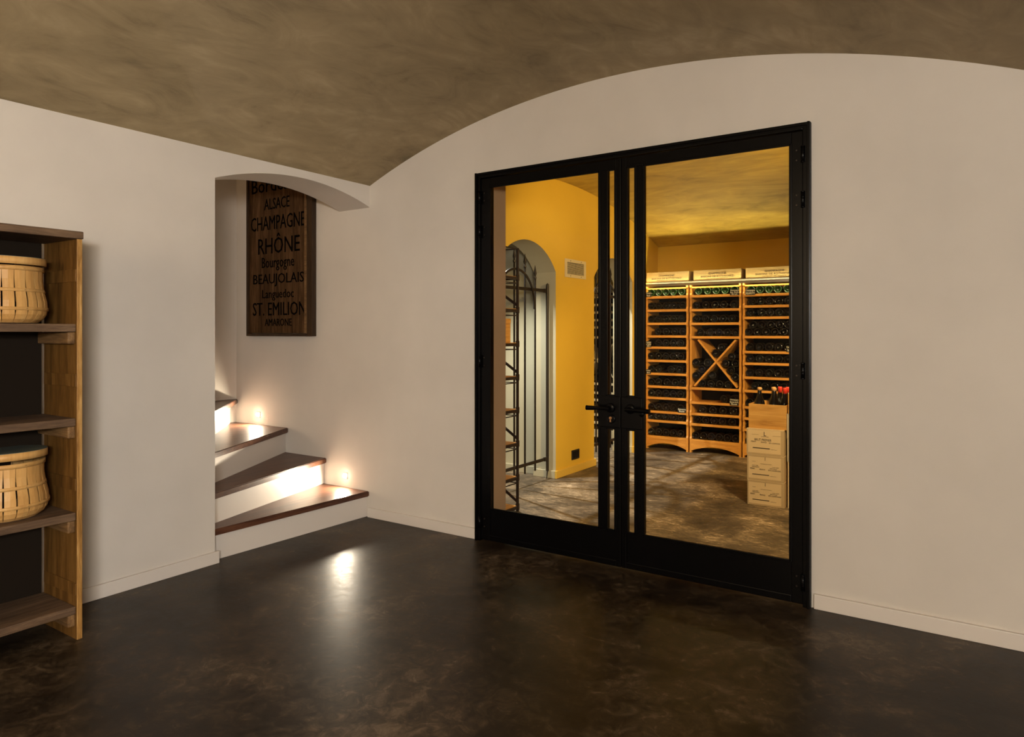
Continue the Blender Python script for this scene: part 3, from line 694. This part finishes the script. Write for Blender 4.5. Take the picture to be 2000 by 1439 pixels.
for (a, b), lab in XBOT:
    X, Z = on_y(1350+a/12, 650+b/12, RY0+.012)
    bottle(min(max(X, U2[0]+.018+BR), U2[1]-.018-BR), RY0+.012, max(Z, .651+BR), lab, 'dark', 'bottles in the X divider')
# right rack
s3 = [1.560, 1.452, 1.344, 1.162, 1.019, .909, .775, .648, .492, .385, .278, .132]
rack('wine_rack', 'right honey pine wine rack behind the stacked cartons', *U3, s3)
rows3 = [[1466.7, 1484, 1501.7, 1518.3, 1538.3], [1468.7, 1485.8, 1503.3, 1520.8, 1540], [1465, 1487.5, 1504, 1521.7, 1539], [1462.5, 1479, 1496.7, 1514, 1531, 1547], [1465.4, 1483.4, 1502, 1520, 1540],
         [1465.8, 1483.9, 1502.4, 1521, 1538.5], [1465, 1483, 1501.5, 1520, 1537.6], [1474.8, 1493.4, 1512.3, 1530.4], [1464.5, 1481, 1499, 1517, 1535], [1466, 1482], [1466, 1482], [1464, 1480]]
for k, (z, pxs) in enumerate(zip(s3, rows3)): row('right wine', k, z, pxs, *U3, kind='green' if k == 0 else 'dark')
row('right wine', 3, 1.162, [1470.8, 1487.5, 1505, 1522.5, 1540], *U3, lift=.0672, desc='upper layer, fourth shelf')
# aluminium light profile along the tops
LP = thing('light_profile', (1.14, RY0-.02, 1.672), 'slim glowing aluminium light strip along the tops of the wine racks', 'light strip')
bm = B(); box(bm, .394, 1.886, RY0-.030, RY0+.004, 1.6725, 1.676); box(bm, .394, 1.886, RY0-.032, RY0-.029, 1.662, 1.6895)
obj('profile', bm, M['chrome'], LP)
obj('led_strip', prism(B(), [(RY0-.026, 1.6765), (RY0-.004, 1.6765), (RY0-.004, 1.690), (RY0-.008, 1.690)], 'x', .396, 1.884), M['led'], LP)
obj('profile_lip', box(B(), .394, 1.886, RY0-.0035, RY0+.002, 1.6765, 1.706), M['chrome'], LP)
obj('led_strip', box(B(), .396, 1.884, RY0-.026, RY0-.004, 1.6665, 1.672), M['led2'], LP)
# boxes on the rack tops
for (a, b), t0, t1, n in (((.397, .846), .455, .772, 'left'), ((.897, 1.364), .972, 1.298, 'middle'), ((1.408, 1.876), 1.500, 1.846, 'right')):
    bx = thing('champagne_box', ((a+b)/2, 3.69, 1.686), f'{n} flat pine champagne box on top of the wine racks', 'box', 'wooden boxes on the racks')
    obj('front_board', box(B(), a, b, 3.546, 3.556, 1.6865, 1.809, .001), M['boxwood'], bx, origin=((a+b)/2, 3.56, 1.7))
    obj('side_board', box(B(), a, a+.010, 3.556, 3.84, 1.6865, 1.809), M['boxwood'], bx); obj('side_board', box(B(), b-.010, b, 3.556, 3.84, 1.6865, 1.809), M['boxwood'], bx)
    obj('lid', box(B(), a+.010, b-.010, 3.556, 3.84, 1.798, 1.8085), M['boxwood'], bx); obj('back_board', box(B(), a+.010, b-.010, 3.83, 3.84, 1.6865, 1.797), M['boxwood'], bx)
    m = (t0+t1)/2; wd = t1-t0
    for s, w_, z0, z1 in (('CHAMPAGNE', .52, 1.762, 1.780), ('BARONS DE ROTHSCHILD', 1.0, 1.734, 1.752), ('PRODUIT DE FRANCE', .62, 1.720, 1.727)):
        obj('lettering', text_bm(s, m-wd*w_/2, m+wd*w_/2, z0, z1, 3.5452, .0005), M['print'], bx)
# chalk tags on the shelf fronts
for px0, px1, py0, py1, lines, lab in (
        (1258, 1272, 570.5, 580, ['Champagne', 'Rosé'], 'small black chalk tag on the top shelf of the left wine rack'),
        (1426, 1444, 565, 576.5, ['Champagne', 'Bar. Roth.', 'Brut'], 'small black chalk tag on the top shelf of the middle wine rack'),
        (1456, 1475, 564.5, 576, ['Champagne', 'DELAMOTTE'], 'small black chalk tag on the top shelf of the right wine rack'),
        (1258, 1272, 666, 678, ['Domaine', 'la Vieille', '2011'], 'small black chalk tag on the fifth shelf of the left wine rack'),
        (1258, 1271, 721, 730, ['Vouvray', '2012'], 'small black chalk tag on the seventh shelf of the left wine rack'),
        (1324, 1340, 797, 806, ['Sancerre', 'Rosé'], 'small black chalk tag on the tenth shelf of the left wine rack'),
        (1425.5, 1443, 778.5, 792, ['Champagne', 'Barons de R.', 'Rosé'], 'small black chalk tag below the X divider'),
        (1536, 1549, 675, 687.5, ['Champagne', 'Barons'], 'small black chalk tag on the fifth shelf of the right wine rack')):
    yt = RY0-.0045
    xa, z1 = on_y(px0, py0, yt); xb, _ = on_y(px1, py0, yt); z0 = on_y((px0+px1)/2, py1, yt)[1]; z1 = on_y((px0+px1)/2, py0, yt)[1]
    xa = max(xa, .396)
    tg = thing('shelf_tag', ((xa+xb)/2, yt, z0), lab, 'tag', 'chalk tags on the wine racks')
    obj('plate', box(B(), xa, xb, yt-.003, yt, z0, z1), M['slate'], tg)
    n = len(lines); h = (z1-z0)/(n+.25)
    for i, s in enumerate(lines):
        zt2 = z1-(i+.18)*h; wd = (xb-xa)*(.94 if len(s) > 6 else .62); m = (xa+xb)/2
        obj('lettering', text_bm(s, m-wd/2, m+wd/2, zt2-h*.78, zt2, yt-.0034, .0004), M['chalk'], tg)
# pale rack behind the farther gate
s4 = [1.590, 1.502, 1.421, 1.338, 1.260, 1.152, .651, .553, .476, .399, .317, .232, .146]
U4 = (-.46, .10)
rack('wine_rack', 'pale pine wine rack seen through the farther iron gate', *U4, s4, cross=(((.07, 1.115), (-.43, .665)), ((-.43, 1.115), (.07, .665))), wood_x='pale_x', wood_z='pale_z')
for i, (x, z) in enumerate(((-.20, .69), (-.115, .69), (-.03, .705), (.036, .75), (-.16, .76), (-.075, .765), (.035, .84), (-.038, .80), (.037, .925))):
    bottle(x, RY0+.012, z, f'{ORD[i]} bottle in the X divider of the pale rack behind the farther gate', 'dark', 'bottles in the pale rack')
for i, x in enumerate((-.29, -.205, -.12, -.035, .045)):
    bottle(x, RY0+.012, .553+BR, f'{ORD[i]} bottle from the left under the X divider of the pale rack behind the gate', 'dark', 'bottles in the pale rack')

# ------------------------------------------------------------------ cartons and crates
def carton(x0, x1, y0, y1, z0, z1, label, style, kind='kraft'):
    c = thing('carton', ((x0+x1)/2, (y0+y1)/2, z0), label, 'carton', 'cartons stacked in the cellar')
    obj('body', box(B(), x0, x1, y0, y1, z0, z1-.004, .002), M[kind], c)
    e = .0006
    wd = x1-x0; hh = z1-z0
    def txt(s, u0, u1, v0, v1): obj('lettering', text_bm(s, x0+u0*wd, x0+u1*wd, z0+v0*hh, z0+v1*hh, y0-e, .0004), M['print'], c)
    def line(u0, u1, v0, v1, nm='printed_line'): obj(nm, box(B(), x0+u0*wd, x0+u1*wd, y0-e, y0+e, z0+v0*hh, z0+v1*hh), M['print'], c)
    if style in (1, 2):
        bm = B(); t = .010
        box(bm, x0, x0+t, y0-.0008, y0+.001, z0+.001, z1-.005); box(bm, x1-.02, x1, y0-.0008, y0+.001, z0+.001, z1-.005)
        box(bm, x0+t, x1-.02, y0-.0008, y0+.001, z0+.001, z0+.012)
        if style == 2: box(bm, x0+t, x1-.02, y0-.0008, y0+.001, z1-.014, z1-.005)
        objs('border', bm, M['kraft2'], c)
    f0 = obj('flap', box(B(), x0-.001, (x0+x1)/2-.001, y0-.001, y1+.001, z1-.004, z1), M[kind], c); obj('flap', box(B(), (x0+x1)/2+.001, x1+.001, y0-.001, y1+.001, z1-.004, z1), M[kind], c)
    if style == 1:
        txt('L', .47, .53, .74, .90); line(.14, .33, .78, .785); line(.70, .92, .76, .765); txt('LOUIS  ROED', .40, .60, .70, .725)
        txt('BRUT PREMIER', .22, .67, .54, .63); txt('EPERNAY', .12, .26, .48, .525); txt('FRANCE', .39, .54, .47, .515); txt('ETS CHAMPAGNE', .61, .90, .46, .505)
        line(.17, .63, .24, .275, 'printed_bar'); line(.66, .82, .225, .232)
    elif style == 2:
        txt('REIMS', .475, .515, .80, .96) if False else line(.485, .497, .78, .96, 'printed_bar'); line(.14, .23, .72, .728); txt('champagne de France', .36, .66, .64, .665); txt('LOUIS  ROED', .14, .30, .56, .585); txt('REIMS FRANCE', .14, .33, .50, .53); txt('LOUIS  ROED', .68, .86, .54, .565); txt('REIMS FRANCE', .62, .81, .48, .51)
        txt('EPERNAY', .08, .21, .42, .47); txt('FRANCE', .34, .49, .41, .46); txt('ETS CHAMPAGNE', .58, .91, .40, .455)
        line(.14, .60, .21, .24, 'printed_bar'); line(.63, .79, .195, .202)
    elif style == 3:
        line(.06, .20, .68, .80, 'printed_bar'); line(.06, .20, .42, .58, 'printed_bar'); line(.08, .18, .12, .17, 'printed_bar')
    return c
carton(1.934, 2.180, 1.720, 2.03, .0003, .174, 'lowest printed carton in the stack before the right rack', 2)
carton(1.932, 2.179, 1.720, 2.03, .1745, .351, 'middle printed carton in the stack before the right rack', 2)
carton(1.928, 2.177, 1.720, 2.03, .3515, .529, 'topmost carton of its stack, printed BRUT PREMIER, under the pine crate', 1)
carton(2.196, 2.46, 1.745, 2.03, .0003, .157, 'bottom carton of the stack right by the door jamb', 3)
carton(2.196, 2.46, 1.745, 2.03, .1575, .318, 'second carton up in the stack right by the door jamb', 3)
carton(2.192, 2.46, 1.745, 2.03, .3185, .474, 'plain grey carton third up by the door jamb', 0, 'carton')
carton(2.190, 2.46, 1.745, 2.03, .4745, .642, 'plain grey carton under the small crate by the door jamb', 0, 'carton')
def crate(x0, x1, y0, y1, z0, z1, label, split=False):
    c = thing('wooden_crate', ((x0+x1)/2, (y0+y1)/2, z0), label, 'crate')
    t = .010
    zs = [z0, z1] if not split else [z0, (z0+z1)/2-.001, (z0+z1)/2+.001, z1]
    for k in range(0, len(zs), 2):
        for a, b in ((y0, y0+t), (y1-t, y1)): obj('long_board', box(B(), x0, x1, a, b, zs[k], zs[k+1], .001), M['crate'], c, origin=(x0, a, z0))
        for a, b in ((x0, x0+t), (x1-t, x1)): obj('end_board', box(B(), a, b, y0+t, y1-t, zs[k], zs[k+1], .001), M['rack_y'], c, origin=(a, y0, z0))
    obj('bottom_board', box(B(), x0+t, x1-t, y0+t, y1-t, z0, z0+.008), M['crate'], c)
    return c
crate(1.933, 2.188, 1.752, 2.06, .5295, .697, 'open pine crate of upright bottles on top of the cartons')
cr2 = crate(2.197, 2.46, 1.752, 2.03, .6425, .777, 'small pine crate partly hidden by the door jamb', True)
obj('lid', box(B(), 2.197, 2.46, 1.752, 2.03, .7775, .786, .001), M['pale_x'], cr2)
vprof = [(.0, .0), (.034, 0), (.0365, .004), (.0365, .150), (.034, .170), (.022, .198), (.0155, .220), (.0140, .235), (.0140, .262), (.0, .262)]
vb = obj('wine_bottle', lathe(B(), vprof, (0, 0, 0), 'z', 22), M['bottle'], None, True)
cap_c = lathe(B(), [(.0150, .250), (.0155, .264), (.0135, .270), (0, .271)], (0, 0, 0), 'z', 16); cap_r = lathe(B(), [(.0148, .222), (.0155, .262), (.0150, .268), (0, .269)], (0, 0, 0), 'z', 16)
capc = obj('cork_cap', cap_c, M['cork'], None, True); capr = obj('foil_capsule', cap_r, M['red'], None, True)
for x, y, cp, lab in ((1.985, 1.84, capc, 'orange capped bottle at the left front of the crate'), (2.062, 1.92, capc, 'orange capped bottle in the middle of the crate'), (2.086, 1.84, capc, 'orange capped bottle at the right front of the crate'),
                      (2.085, 2.005, capr, 'red capped bottle behind the middle bottle in the crate'), (2.139, 1.915, capr, 'shorter looking red capped bottle at the right of the crate'), (2.139, 2.005, capr, 'red capped bottle in the far right corner of the crate')):
    o = vb.copy(); COL.objects.link(o); o.location = (x, y, .538); tag(o, lab, 'bottle', 'bottles in the pine crate')
    c = cp.copy(); COL.objects.link(c); c.parent = o; c.location = (0, 0, 0)
for o in (vb, capc, capr): bpy.data.objects.remove(o)
